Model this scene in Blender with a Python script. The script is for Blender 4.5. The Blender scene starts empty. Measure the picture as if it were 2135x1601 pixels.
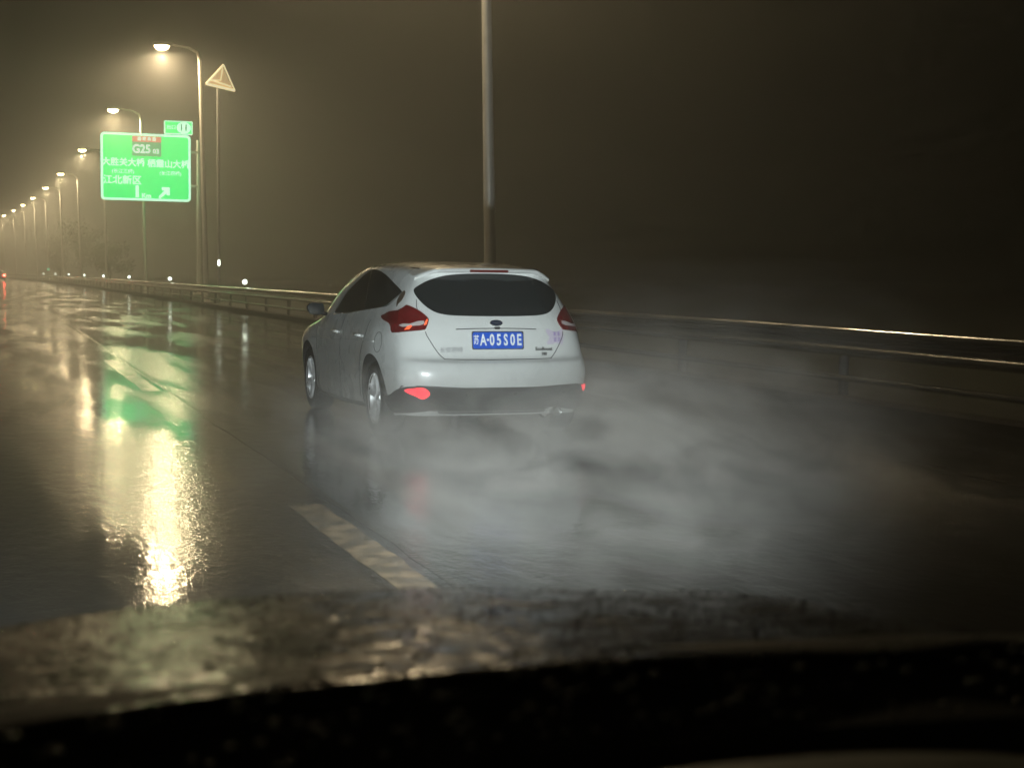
import bpy, bmesh, math, random
from mathutils import Vector, Matrix
from mathutils.bvhtree import BVHTree
S = bpy.context.scene
C = S.collection
R = math.radians
random.seed(7)

# ------------------------------------------------------------------ camera
FPX, CX, CY = 3070.0, 1067.5, 800.5          # focal length and centre in photo pixels (2135 wide)
CAM_H = 1.36
YAW, PITCH, ROLL = 19.5, 4.17, 0.6
cd = bpy.data.cameras.new('camera'); cam = bpy.data.objects.new('camera', cd); C.objects.link(cam)
cd.sensor_width = 36; cd.lens = FPX / 2135 * 36
cd.clip_start = 0.05; cd.clip_end = 3000
cam.matrix_world = Matrix.Translation((0, 0, CAM_H)) @ (Matrix.Rotation(R(-YAW), 4, 'Z') @ Matrix.Rotation(R(90 - PITCH), 4, 'X') @ Matrix.Rotation(R(ROLL), 4, 'Z'))
cd.dof.use_dof = True; cd.dof.focus_distance = 13.0; cd.dof.aperture_fstop = 4.6
S.camera = cam
CAMM = cam.matrix_world.copy()

# ------------------------------------------------------------------ world, exposure
w = bpy.data.worlds.new('World'); S.world = w; w.use_nodes = True
nt = w.node_tree; bg = nt.nodes['Background']
sky = nt.nodes.new('ShaderNodeTexSky'); sky.sky_type = 'NISHITA'; sky.sun_disc = False
sky.sun_elevation = R(-6); sky.sun_rotation = R(200)
nt.links.new(sky.outputs[0], bg.inputs[0]); bg.inputs[1].default_value = 0.05
S.view_settings.view_transform = 'Standard'; S.view_settings.look = 'None'
S.view_settings.gamma = 1; S.view_settings.use_curve_mapping = False
S.view_settings.exposure = 0.0
cy = S.cycles
cy.use_denoising = True
cy.max_bounces = 8; cy.diffuse_bounces = 2; cy.glossy_bounces = 4; cy.transmission_bounces = 6
cy.volume_bounces = 1; cy.transparent_max_bounces = 16
cy.volume_step_rate = 3.0; cy.volume_max_steps = 256
cy.sample_clamp_indirect = 25.0; cy.use_adaptive_sampling = True; cy.adaptive_threshold = 0.03; cy.use_light_tree = True
cy.caustics_reflective = True; cy.caustics_refractive = False

# tuning numbers of the real lights
LAMP_W = 4400.0          # street lamps
LAMP_LENS = 45.0
HEAD_W = 1900.0           # viewer's dipped headlamps
HAZE_D = 0.0054

# ------------------------------------------------------------------ helpers
def M(name, base, rough=0.5, metal=0.0, coat=0.0, emis=None, es=0.0, var=0.0, vscale=5.0, bump=0.0, bscale=40.0, stretch=None, spec=0.5, rvar=0.0):
    m = bpy.data.materials.new(name); m.use_nodes = True
    t = m.node_tree; p = t.nodes['Principled BSDF']
    p.inputs['Base Color'].default_value = (*base, 1)
    p.inputs['Roughness'].default_value = rough; p.inputs['Metallic'].default_value = metal
    p.inputs['Coat Weight'].default_value = coat; p.inputs['Coat Roughness'].default_value = 0.05
    p.inputs['Specular IOR Level'].default_value = spec
    if emis:
        p.inputs['Emission Color'].default_value = (*emis, 1); p.inputs['Emission Strength'].default_value = es
    if var or bump or rvar:
        tc = t.nodes.new('ShaderNodeTexCoord'); mp = t.nodes.new('ShaderNodeMapping')
        if stretch: mp.inputs['Scale'].default_value = stretch
        t.links.new(tc.outputs['Object'], mp.inputs[0])
        def noise(sc, det=5):
            n = t.nodes.new('ShaderNodeTexNoise'); n.inputs['Scale'].default_value = sc; n.inputs['Detail'].default_value = det
            t.links.new(mp.outputs[0], n.inputs['Vector']); return n
        if var:
            n = noise(vscale); mx = t.nodes.new('ShaderNodeMix'); mx.data_type = 'RGBA'
            t.links.new(n.outputs['Fac'], mx.inputs[0])
            mx.inputs[6].default_value = (*[c * (1 - var) for c in base], 1)
            mx.inputs[7].default_value = (*[min(1, c * (1 + var)) for c in base], 1)
            t.links.new(mx.outputs[2], p.inputs['Base Color'])
        if rvar:
            n = noise(vscale * 1.7); mr = t.nodes.new('ShaderNodeMapRange')
            mr.inputs[1].default_value = .35; mr.inputs[2].default_value = .65
            mr.inputs[3].default_value = max(0.02, rough - rvar); mr.inputs[4].default_value = min(1, rough + rvar)
            t.links.new(n.outputs['Fac'], mr.inputs[0]); t.links.new(mr.outputs[0], p.inputs['Roughness'])
        if bump:
            n = noise(bscale, 3); b = t.nodes.new('ShaderNodeBump'); b.inputs['Strength'].default_value = bump
            b.inputs['Distance'].default_value = 0.01
            t.links.new(n.outputs['Fac'], b.inputs['Height']); t.links.new(b.outputs[0], p.inputs['Normal'])
    return m

def tag(o, label=None, cat=None, group=None, kind=None):
    if label: o['label'] = label
    if cat: o['category'] = cat
    if group: o['group'] = group
    if kind: o['kind'] = kind
    return o
def empty(name, loc=(0, 0, 0), rz=0):
    o = bpy.data.objects.new(name, None); C.objects.link(o); o.location = loc; o.rotation_euler = (0, 0, rz); o.empty_display_size = .2
    return o
def mesh_obj(name, verts, faces, mat, parent=None, smooth=False, sharp=None):
    me = bpy.data.meshes.new(name); me.from_pydata([tuple(v) for v in verts], [], faces); me.update()
    bm = bmesh.new(); bm.from_mesh(me); bmesh.ops.recalc_face_normals(bm, faces=bm.faces); bm.to_mesh(me); bm.free()
    if mat: me.materials.append(mat)
    if smooth:
        me.polygons.foreach_set('use_smooth', [True] * len(me.polygons))
        if sharp: me.set_sharp_from_angle(angle=R(sharp))
    o = bpy.data.objects.new(name, me); C.objects.link(o); o.parent = parent
    return o
class MB:
    def __init__(s): s.v = []; s.f = []
    def add(s, v, f):
        n = len(s.v); s.v += [Vector(p) for p in v]; s.f += [tuple(i + n for i in q) for q in f]; return s
    def box(s, lo, hi):
        x0, y0, z0 = lo; x1, y1, z1 = hi
        return s.add([(x0,y0,z0),(x1,y0,z0),(x1,y1,z0),(x0,y1,z0),(x0,y0,z1),(x1,y0,z1),(x1,y1,z1),(x0,y1,z1)],
                     [(0,3,2,1),(4,5,6,7),(0,1,5,4),(1,2,6,5),(2,3,7,6),(3,0,4,7)])
    def bbox(s, lo, hi, b=0.01):      # bevelled box
        bm = bmesh.new(); bmesh.ops.create_cube(bm, size=1)
        lo = Vector(lo); hi = Vector(hi); c = (lo + hi) / 2; d = hi - lo
        for v in bm.verts: v.co = Vector((v.co.x * d.x, v.co.y * d.y, v.co.z * d.z)) + c
        bmesh.ops.bevel(bm, geom=bm.edges[:], offset=b, segments=2, affect='EDGES')
        bm.verts.index_update()
        s.add([v.co.copy() for v in bm.verts], [tuple(v.index for v in f.verts) for f in bm.faces]); bm.free(); return s
    def tube(s, pts, rad, n=10, cap=True):
        pts = [Vector(p) for p in pts]
        if not isinstance(rad, (list, tuple)): rad = [rad] * len(pts)
        rings = []; up = None
        for i, p in enumerate(pts):
            d = (pts[min(i+1, len(pts)-1)] - pts[max(i-1, 0)]).normalized()
            if up is None:
                up = Vector((0,0,1)) if abs(d.z) < .9 else Vector((1,0,0))
            a = d.cross(up).normalized(); b = a.cross(d).normalized(); up = b
            rings.append([p + (a * math.cos(2*math.pi*k/n) + b * math.sin(2*math.pi*k/n)) * rad[i] for k in range(n)])
        v = [q for r in rings for q in r]; f = []
        for i in range(len(rings)-1):
            for k in range(n):
                k2 = (k+1) % n; f.append((i*n+k, i*n+k2, (i+1)*n+k2, (i+1)*n+k))
        if cap: f += [tuple(range(n))[::-1], tuple(range((len(rings)-1)*n, len(rings)*n))]
        return s.add(v, f)
    def lathe_x(s, prof, cx, cz, cy, n=48):       # profile of (x, r) revolved about the x axis
        v = []; f = []
        for (x, r) in prof:
            for k in range(n):
                a = 2*math.pi*k/n; v.append((cx + x, cy + r*math.cos(a), cz + r*math.sin(a)))
        for i in range(len(prof)-1):
            for k in range(n):
                k2 = (k+1) % n; f.append((i*n+k, i*n+k2, (i+1)*n+k2, (i+1)*n+k))
        return s.add(v, f)
    def build(s, name, mat, parent=None, smooth=False, sharp=None): return mesh_obj(name, s.v, s.f, mat, parent, smooth, sharp)

def copy_tree(o, parent=None):
    c = o.copy(); C.objects.link(c); c.parent = parent
    for ch in [q for q in bpy.data.objects if q.parent == o]: copy_tree(ch, c)
    return c

def text_mesh(name, body, size, mat, parent, M4, extrude=0.004, bold=0.0, sx=1.0, align='CENTER'):
    cu = bpy.data.curves.new(name, 'FONT'); cu.body = body; cu.size = size; cu.extrude = extrude; cu.offset = bold
    cu.align_x = align; cu.align_y = 'CENTER'; cu.resolution_u = 3
    t = bpy.data.objects.new(name + '_tmp', cu); C.objects.link(t)
    dg = bpy.context.evaluated_depsgraph_get(); dg.update()
    me = bpy.data.meshes.new_from_object(t.evaluated_get(dg))
    bpy.data.objects.remove(t); bpy.data.curves.remove(cu)
    me.transform(M4 @ Matrix.Diagonal((sx, 1, 1, 1))); me.materials.clear(); me.materials.append(mat)
    me.name = name
    o = bpy.data.objects.new(name, me); C.objects.link(o); o.parent = parent
    return o

def bend(Y): return -max(0.0, Y - 120.0) ** 2 / 6300.0       # the road bears gently left far ahead
def cambered(L, Y): return L + bend(Y)
YS = [-40, 0, 20, 40, 60, 80, 100, 120] + [120 + 12 * k for k in range(1, 36)]

# ------------------------------------------------------------------ materials of the setting
def wet_road():
    m = bpy.data.materials.new('wet asphalt'); m.use_nodes = True
    t = m.node_tree; p = t.nodes['Principled BSDF']; N = t.nodes.new; L = t.links.new
    tc = N('ShaderNodeTexCoord')
    def mapped(sc):
        q = N('ShaderNodeMapping'); q.inputs['Scale'].default_value = sc; L(tc.outputs['Object'], q.inputs[0]); return q
    def noise(q, sc, det=4, ro=.55):
        n = N('ShaderNodeTexNoise'); n.inputs['Scale'].default_value = sc; n.inputs['Detail'].default_value = det; n.inputs['Roughness'].default_value = ro
        L(q.outputs[0], n.inputs['Vector']); return n
    def ramp(src, a, b, c, d):
        r = N('ShaderNodeMapRange'); r.inputs[1].default_value = a; r.inputs[2].default_value = b; r.inputs[3].default_value = c; r.inputs[4].default_value = d
        r.interpolation_type = 'SMOOTHSTEP'; L(src, r.inputs[0]); return r.outputs[0]
    flow = mapped((1, .14, 1)); plain = mapped((1, 1, 1)); skew = mapped((1, .5, 1))
    film = noise(flow, 1.1, 5)                 # where the film of water is deep (smooth) or thin (rough)
    # base
    g = noise(plain, 9, 8, .7); mx = N('ShaderNodeMix'); mx.data_type = 'RGBA'
    L(g.outputs['Fac'], mx.inputs[0]); mx.inputs[6].default_value = (.014, .014, .013, 1); mx.inputs[7].default_value = (.045, .043, .038, 1)
    L(mx.outputs[2], p.inputs['Base Color'])
    L(ramp(film.outputs['Fac'], .38, .62, .17, .05), p.inputs['Roughness'])
    p.inputs['Specular IOR Level'].default_value = .6
    b1 = N('ShaderNodeBump'); b1.inputs['Strength'].default_value = .2; b1.inputs['Distance'].default_value = .02
    r1 = noise(skew, 9, 4, .7); L(r1.outputs['Fac'], b1.inputs['Height'])
    b2 = N('ShaderNodeBump'); b2.inputs['Strength'].default_value = .10; b2.inputs['Distance'].default_value = .006
    r2 = noise(plain, 60, 2); L(r2.outputs['Fac'], b2.inputs['Height']); L(b1.outputs[0], b2.inputs['Normal'])
    L(ramp(film.outputs['Fac'], .42, .6, .20, .10), b1.inputs['Strength']); L(ramp(film.outputs['Fac'], .42, .6, .16, .03), b2.inputs['Strength'])
    L(b2.outputs[0], p.inputs['Normal'])
    return m
m_road = wet_road()
m_verge = M('dark wet grass', (.02, .025, .012), .8, var=.5, vscale=3, bump=.8, bscale=20)
m_paint = M('worn wet road paint', (.085, .076, .055), .16, var=.6, vscale=5, bump=.08, bscale=30, rvar=.06)
m_tar = M('wet bitumen joint', (.006, .006, .006), .12, var=.3, bump=.2)
m_kerb = M('kerb concrete', (.022, .020, .017), .8, spec=.1, var=.3, vscale=4, bump=.3)
m_galv = M('wet galvanised steel', (.46, .46, .44), .17, metal=.9, var=.2, vscale=2, rvar=.06, stretch=(1, .2, 1))
m_pole = M('painted pole steel', (.62, .61, .57), .45, metal=.2, var=.15)
m_lamp_body = M('lamp housing', (.25, .25, .25), .5)
m_lens = M('lamp lens', (.9, .8, .6), .3, emis=(1, .74, .36), es=LAMP_LENS)

# ------------------------------------------------------------------ ground, road, markings
mesh_obj('ground', [(-900, -200, -.03), (900, -200, -.03), (900, 1500, -.03), (-900, 1500, -.03)], [(0,1,2,3)], m_verge)['kind'] = 'structure'
def strip(name, x0, x1, z, mat, ys=YS, seg=1):
    v = []; f = []
    for y in ys: v += [(cambered(x0, y), y, z), (cambered(x1, y), y, z)]
    for i in range(len(ys)-1): f.append((2*i, 2*i+1, 2*i+3, 2*i+2))
    o = mesh_obj(name, v, f, mat); o['kind'] = 'structure'; return o
strip('road', -9.5, 8.3, 0, m_road)
strip('road_edge_line', 6.45, 6.60, .0014, M('nearly worn off wet edge paint', (.05, .046, .036), .15, var=.6, vscale=3, rvar=.06))
strip('road_median_line', -6.0, -5.83, .004, m_paint)
def jag(name, xc, wd, y0, y1, mat, step=.35, z=.004, wob=.02):
    v = []; f = []; y = y0; x = xc; n = 0
    while y < y1:
        x += random.uniform(-wob, wob); x += (xc - x) * .2; ww = wd * (random.uniform(.6, 1.3) if wd < .1 else random.uniform(.88, 1.1))
        v += [(cambered(x - ww/2, y), y, z), (cambered(x + ww/2, y), y, z)]; y += step; n += 1
    for i in range(n-1): f.append((2*i, 2*i+1, 2*i+3, 2*i+2))
    o = mesh_obj(name, v, f, mat); o['kind'] = 'structure'; return o
jag('road_joint', 1.93, .05, -10, 190, m_tar, .35, .0012, .008)
m_lane = M('worn tan lane paint', (.10, .083, .055), .2, var=.7, vscale=4, bump=.06, bscale=30, rvar=.07)
for Lx in (1.74, -2.0):
    for k in range(-1, 14):
        y0 = 2.4 + 15 * k; jag('road_lane_line', Lx, .20, y0, y0 + 6.3, m_lane, .22, .0014, .004)
# kerb at the foot of the barrier
v = []; f = []
for y in YS:
    for (dx, z) in ((8.3, -.02), (8.3, .12), (8.33, .15), (8.5, .15), (8.5, -.02)): v.append((cambered(dx, y), y, z))
for i in range(len(YS)-1):
    for k in range(4): f.append((5*i+k, 5*i+k+1, 5*i+5+k+1, 5*i+5+k))
mesh_obj('road_kerb', v, f, m_kerb)['kind'] = 'structure'

# ------------------------------------------------------------------ guardrail
RL = 8.72
def guardrail():
    g = tag(empty('guardrail', (RL, 0, 0)), 'long wet galvanised crash barrier running along the right edge of the road', 'guardrail')
    prof = [(.0, .85), (-.03, .853), (-.075, .835), (-.085, .80), (-.075, .765), (-.02, .735), (0, .70), (-.02, .665), (-.075, .635), (-.085, .60), (-.075, .565), (-.03, .545), (0, .55)]
    ys = [-20 + 4 * k for k in range(110)]
    v = []; f = []; n = len(prof)
    for y in ys:
        for (dx, z) in prof: v.append((bend(y) + dx, y, z + .004 * math.sin(y * .9)))
    for i in range(len(ys)-1):
        for k in range(n-1): f.append((n*i+k, n*i+k+1, n*i+n+k+1, n*i+n+k))
    o = mesh_obj('beam', v, f, m_galv, g, True)
    sm = o.modifiers.new('s', 'SOLIDIFY'); sm.thickness = .004
    # second, lower rub rail
    r = MB(); r.tube([(bend(y) - .02, y, .30) for y in ys], .035, 8); r.build('rub_rail', m_galv, g, True)
    pb = MB().tube([(0, 0, -.05), (0, 0, .82)], .057, 10).tube([(-.09, 0, .70), (.0, 0, .70)], .04, 8)
    pm = None
    for k in range(52):
        y = -6 + 4 * k
        if pm is None: p = pb.build('post', M('dull wet post steel', (.10, .10, .095), .6), g, True, 40); pm = p
        else: p = pm.copy(); C.objects.link(p); p.parent = g
        p.location = (bend(y) + .10, y, 0)
guardrail()

# reflectors on the barrier
m_refl_glow = M('white reflector with painted glow', (.9, .9, .85), .2, emis=(.9, 1, .82), es=6.0)  # emission stands in for headlight thrown back; reflectors are no lamps
m_refl_g_glow = M('green reflector', (.2, .8, .5), .2, emis=(.2, .9, .55), es=1.2)  # same painted headlight return, in green
def delineator(mat=m_refl_glow):
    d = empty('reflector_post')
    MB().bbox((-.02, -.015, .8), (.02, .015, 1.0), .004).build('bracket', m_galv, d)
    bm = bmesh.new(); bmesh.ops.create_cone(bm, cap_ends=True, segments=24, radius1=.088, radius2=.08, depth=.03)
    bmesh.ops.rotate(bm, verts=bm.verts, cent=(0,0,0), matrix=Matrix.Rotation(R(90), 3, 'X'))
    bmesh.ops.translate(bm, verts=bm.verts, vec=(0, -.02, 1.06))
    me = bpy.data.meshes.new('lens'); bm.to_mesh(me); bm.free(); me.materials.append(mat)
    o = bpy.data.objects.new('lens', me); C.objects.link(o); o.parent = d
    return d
ordn = ['first', 'second', 'third', 'fourth', 'fifth', 'sixth', 'seventh', 'eighth']
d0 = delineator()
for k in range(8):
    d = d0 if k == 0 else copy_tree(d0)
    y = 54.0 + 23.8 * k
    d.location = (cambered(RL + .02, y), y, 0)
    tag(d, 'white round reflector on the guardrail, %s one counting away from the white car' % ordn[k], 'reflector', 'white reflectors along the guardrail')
dg_ = delineator(m_refl_g_glow); dg_.scale = (2.2, 2.2, 1.6); dg_.location = (cambered(RL + .5, 218), 218, 0)
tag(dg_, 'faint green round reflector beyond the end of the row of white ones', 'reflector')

# ------------------------------------------------------------------ street lamps
def lamp_head_mb():
    b = MB(); b.bbox((-.95, -.17, -.06), (-.05, .17, .09), .04); return b
def street_lamp(H=12.0, arm=1.75):
    root = empty('street_lamp')
    b = MB().tube([(0, 0, 0), (0, 0, 4), (0, 0, H - .6), (-.12, 0, H - .2), (-.5, 0, H)], [.13, .115, .08, .07, .055], 14)
    b.build('pole', m_pole, root, True, 50)
    MB().bbox((-.25, -.25, -.03), (.25, .25, .03), .01).tube([(0, 0, .03), (0, 0, .35)], [.17, .14], 12).build('base_plate', m_pole, root)
    MB().tube([(-.45, 0, H), (-arm + .5, 0, H + .12)], .045, 10).build('arm', m_pole, root, True, 50)
    hd = lamp_head_mb().build('lamp_head', m_lamp_body, root); hd.location = (-arm + .55, 0, H + .12)
    bm = bmesh.new(); bmesh.ops.create_uvsphere(bm, u_segments=20, v_segments=10, radius=1)
    for v_ in bm.verts: v_.co = Vector((v_.co.x * .34, v_.co.y * .17, min(v_.co.z, 0.02) * .22))
    me = bpy.data.meshes.new('lens'); bm.to_mesh(me); bm.free(); me.materials.append(m_lens)
    ln = bpy.data.objects.new('lens', me); C.objects.link(ln); ln.parent = hd; ln.location = (-.55, 0, -.062)
    ld = bpy.data.lights.new('lamp_light', 'SPOT'); ld.energy = LAMP_W; ld.color = (1, .76, .44); ld.spot_size = R(178); ld.spot_blend = .36; ld.shadow_soft_size = .12
    lo = bpy.data.objects.new('lamp_light', ld); C.objects.link(lo); lo.parent = root; lo.location = (-arm, 0, H - .32)
    return root
lamp0 = street_lamp()
LY = [29.0, 71.8, 101, 135, 169, 198, 226, 250, 274, 300, 328, 358, 388]
names = ['street lamp whose tall pale pole rises behind the white car, head above the picture',
         'nearest lit street lamp, large warm light above the green sign and exit plate',
         'lit street lamp directly above the left part of the green sign',
         'lit street lamp just left of the top left corner of the green sign',
         'lit street lamp level with the middle of the green sign, second one left of it',
         'third lit street lamp left of the green sign, level with its lowest line',
         'fourth lit street lamp left of the green sign',
         'fifth lit street lamp left of the green sign',
         'sixth lit street lamp left of the green sign',
         'seventh lit street lamp left of the green sign, near the left picture edge',
         'eighth lit street lamp left of the green sign, at the left picture edge',
         'small far lit street lamp, last but one of the row',
         'smallest and farthest lit street lamp of the row']
for k, y in enumerate(LY):
    l = lamp0 if k == 0 else copy_tree(lamp0)
    l.location = (cambered(9.8, y), y, 0)
    if k == 0: l.rotation_euler = (0, R(-1.4), 0)
    tag(l, names[k], 'street lamp', 'lit street lamps along the right side of the road')
for c in list(lamp0.children):               # nearest lamp dimmed to keep the haze on the right dark
    if c.type == 'LIGHT': c.data = c.data.copy(); c.data.energy = LAMP_W * .6
# ------------------------------------------------------------------ the green direction sign
m_green = M('green sheeting with painted glow', (.0, .10, .04), .6, emis=(0, .85, .17), es=1.6, var=.05, vscale=1)  # emission of all sign materials paints in the headlight they throw back
m_white_s = M('white sheeting with painted glow', (.8, .85, .8), .5, emis=(.5, 1, .72), es=1.7)
m_text_s = M('white lettering with painted glow', (.8, .85, .8), .5, emis=(.62, 1, .78), es=1.6)
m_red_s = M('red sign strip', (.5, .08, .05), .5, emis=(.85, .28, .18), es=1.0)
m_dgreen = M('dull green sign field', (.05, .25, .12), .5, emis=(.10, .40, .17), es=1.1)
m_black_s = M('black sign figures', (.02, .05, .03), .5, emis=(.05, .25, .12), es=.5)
def rrect(w_, h_, r, n=6):
    pts = []
    for (cx, cz, a0) in ((w_/2-r, h_/2-r, 0), (-w_/2+r, h_/2-r, 90), (-w_/2+r, -h_/2+r, 180), (w_/2-r, -h_/2+r, 270)):
        for k in range(n+1):
            a = R(a0 + 90*k/n); pts.append((cx + r*math.cos(a), cz + r*math.sin(a)))
    return pts
def plate(pts, y0, y1):      # outline in x,z extruded from y0 (front) to y1
    n = len(pts); v = [(x, y0, z) for x, z in pts] + [(x, y1, z) for x, z in pts]
    f = [tuple(range(n)), tuple(range(2*n-1, n-1, -1))] + [(k, k+n, (k+1) % n + n, (k+1) % n) for k in range(n)]
    return MB().add(v, f)
def frame_mb(w_, h_, r, t, y0, y1):
    a = rrect(w_, h_, r); b = rrect(w_ - 2*t, h_ - 2*t, max(.02, r - t)); n = len(a); v = []; f = []
    for y in (y0, y1): v += [(x, y, z) for x, z in a] + [(x, y, z) for x, z in b]
    for k in range(n):
        k2 = (k+1) % n
        f += [(k, k2, n+k2, n+k), (2*n+k, 3*n+k, 3*n+k2, 2*n+k2), (k, 2*n+k, 2*n+k2, k2), (n+k, n+k2, 3*n+k2, 3*n+k)]
    return MB().add(v, f)
def direction_sign():
    W, H = 5.6, 4.22; cx, cz = 9.5, 5.97 + H/2; Y = 97.4
    g = tag(empty('road_sign', (cx, Y, 0), R(2)), 'large green highway direction sign, headlamp return painted as glow, with white lettering and exit plate', 'road sign')
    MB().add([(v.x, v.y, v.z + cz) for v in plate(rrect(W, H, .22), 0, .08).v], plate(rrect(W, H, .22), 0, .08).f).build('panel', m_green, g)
    fb = frame_mb(W + .02, H + .02, .24, .13, -.02, .1); MB().add([(v.x, v.y, v.z + cz) for v in fb.v], fb.f).build('border', m_white_s, g)
    def T(x, z): return Matrix.Translation((x, -.012, z)) @ Matrix.Rotation(R(90), 4, 'X')
    def P(px, py):  # zoomed photo position (7.117 px per photo px) to sign coordinates
        return ((px - 805) / 1240 * (W - .1), cz + (790 - py) / 915 * (H - .1))
    def tx(s, px, py, size, mat=m_text_s, bold=.0, sx=1.0, name='lettering'):
        x, z = P(px, py); return text_mesh(name, s, size, mat, g, T(x, z), .006, bold, sx)
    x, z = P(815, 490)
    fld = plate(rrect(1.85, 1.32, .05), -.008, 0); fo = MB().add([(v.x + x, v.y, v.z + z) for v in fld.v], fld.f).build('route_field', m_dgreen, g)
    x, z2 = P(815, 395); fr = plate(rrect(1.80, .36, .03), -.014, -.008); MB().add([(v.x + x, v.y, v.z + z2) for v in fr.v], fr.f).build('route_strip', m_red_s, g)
    text_mesh('lettering', '国 家 高 速', .24, m_text_s, g, Matrix.Translation((x, -.018, z2)) @ Matrix.Rotation(R(90), 4, 'X'), .003, .004)
    x, z = P(740, 540); text_mesh('lettering', 'G25', .74, m_text_s, g, Matrix.Translation((x, -.014, z)) @ Matrix.Rotation(R(90), 4, 'X'), .005, .014, .9)
    x, z = P(945, 565); text_mesh('lettering', '03', .40, m_text_s, g, Matrix.Translation((x, -.014, z)) @ Matrix.Rotation(R(90), 4, 'X'), .005, .008)
    tx('大胜关大桥', 485, 735, .55, bold=.009, sx=.97)
    tx('栖霞山大桥', 1122, 740, .55, bold=.009, sx=.97)
    tx('(长江三桥)', 480, 860, .30, bold=.003); tx('(长江四桥)', 1150, 868, .30, bold=.003)
    tx('江北新区', 468, 985, .60, bold=.009)
    tx('1', 675, 1145, .95, bold=.05); tx('Km', 805, 1195, .42, bold=.012)
    # arrow
    x, z = P(1070, 1145); ar = [(-.42,-.27),(-.31,-.38),(.10,.02),(.10,-.14),(.30,-.14),(.30,.36),(-.2,.36),(-.2,.16),(-.02,.16)]
    a = plate(ar, -.012, .0); MB().add([(v.x + x, v.y, v.z + z) for v in a.v], a.f).build('arrow', m_text_s, g)
    # exit plate
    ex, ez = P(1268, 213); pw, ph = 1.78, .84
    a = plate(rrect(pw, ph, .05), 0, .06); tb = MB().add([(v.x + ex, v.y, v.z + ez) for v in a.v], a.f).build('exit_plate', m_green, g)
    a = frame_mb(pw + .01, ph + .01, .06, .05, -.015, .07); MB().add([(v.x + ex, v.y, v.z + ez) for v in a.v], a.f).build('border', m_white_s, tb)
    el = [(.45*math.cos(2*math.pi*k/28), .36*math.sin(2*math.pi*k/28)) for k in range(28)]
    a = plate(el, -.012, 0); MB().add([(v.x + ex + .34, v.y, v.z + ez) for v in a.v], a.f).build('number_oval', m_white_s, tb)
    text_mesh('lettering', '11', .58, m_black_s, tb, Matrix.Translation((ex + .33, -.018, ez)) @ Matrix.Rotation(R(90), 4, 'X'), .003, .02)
    text_mesh('lettering', '出口', .30, m_text_s, tb, Matrix.Translation((ex - .46, -.014, ez)) @ Matrix.Rotation(R(90), 4, 'X'), .003, .004)
    px = 3.45
    MB().tube([(px, .5, 0), (px, .5, cz + 1.9)], [.2, .16], 16).bbox((px - .4, .1, -.03), (px + .4, .9, .08), .02).build('post', m_pole, g, True, 40)
    for zz in (cz - 1.1, cz + 1.1):
        MB().tube([(px, .45, zz), (-2.6, .22, zz)], .09, 10).build('arm', m_pole, g, True, 40)
direction_sign()

# ------------------------------------------------------------------ slim pole with a triangular plate on top
def tri_pole():
    m_tri = M('yellow sheeting with painted glow', (.75, .5, .2), .45, emis=(1, .70, .34), es=.42)  # plate and rim are unlit; light they throw back is painted as emission
    m_edge = M('triangle rim with painted glow', (.8, .7, .45), .4, emis=(1, .86, .5), es=1.0)
    g = tag(empty('warning_sign', (10.15, 70.2, 0), R(0)), 'small yellow triangular sign on top of a tall slim pole beside the green sign', 'warning sign')
    MB().tube([(0, .06, 0), (0, .06, 9.95)], [.075, .055], 10).build('pole', m_pole, g, True, 40)
    tri = [(.25, .62), (-.55, -.30), (.78, -.55)]
    def rt(s, cx=.12, cz=-.1): return [(cx + (x - cx) * s, cz + (z - cz) * s) for x, z in tri]
    z0 = 10.45
    a = plate(rt(.86), -.01, .02); MB().add([(v.x, v.y, v.z + z0) for v in a.v], a.f).build('plate', m_tri, g)
    b = MB(); P = [(x, 0, z + z0) for x, z in tri]
    b.tube([P[0], P[1]], .045, 8).tube([P[1], P[2]], .06, 8).tube([P[2], P[0]], .03, 8)
    b.build('rim', m_edge, g, True, 60)
    MB().tube([(.2, -.03, z0 + .45), (.12, -.03, z0 - .1), (-.35, -.03, z0 - .12)], .022, 6).tube([(-.3, -.03, z0 - .12), (.6, -.03, z0 - .38)], .03, 6).build('symbol', m_edge, g, True)
    MB().bbox((-.05, -.08, 1.74), (.05, -.01, 1.98), .01).build('reflector', m_refl_glow, g)
tri_pole()

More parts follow.
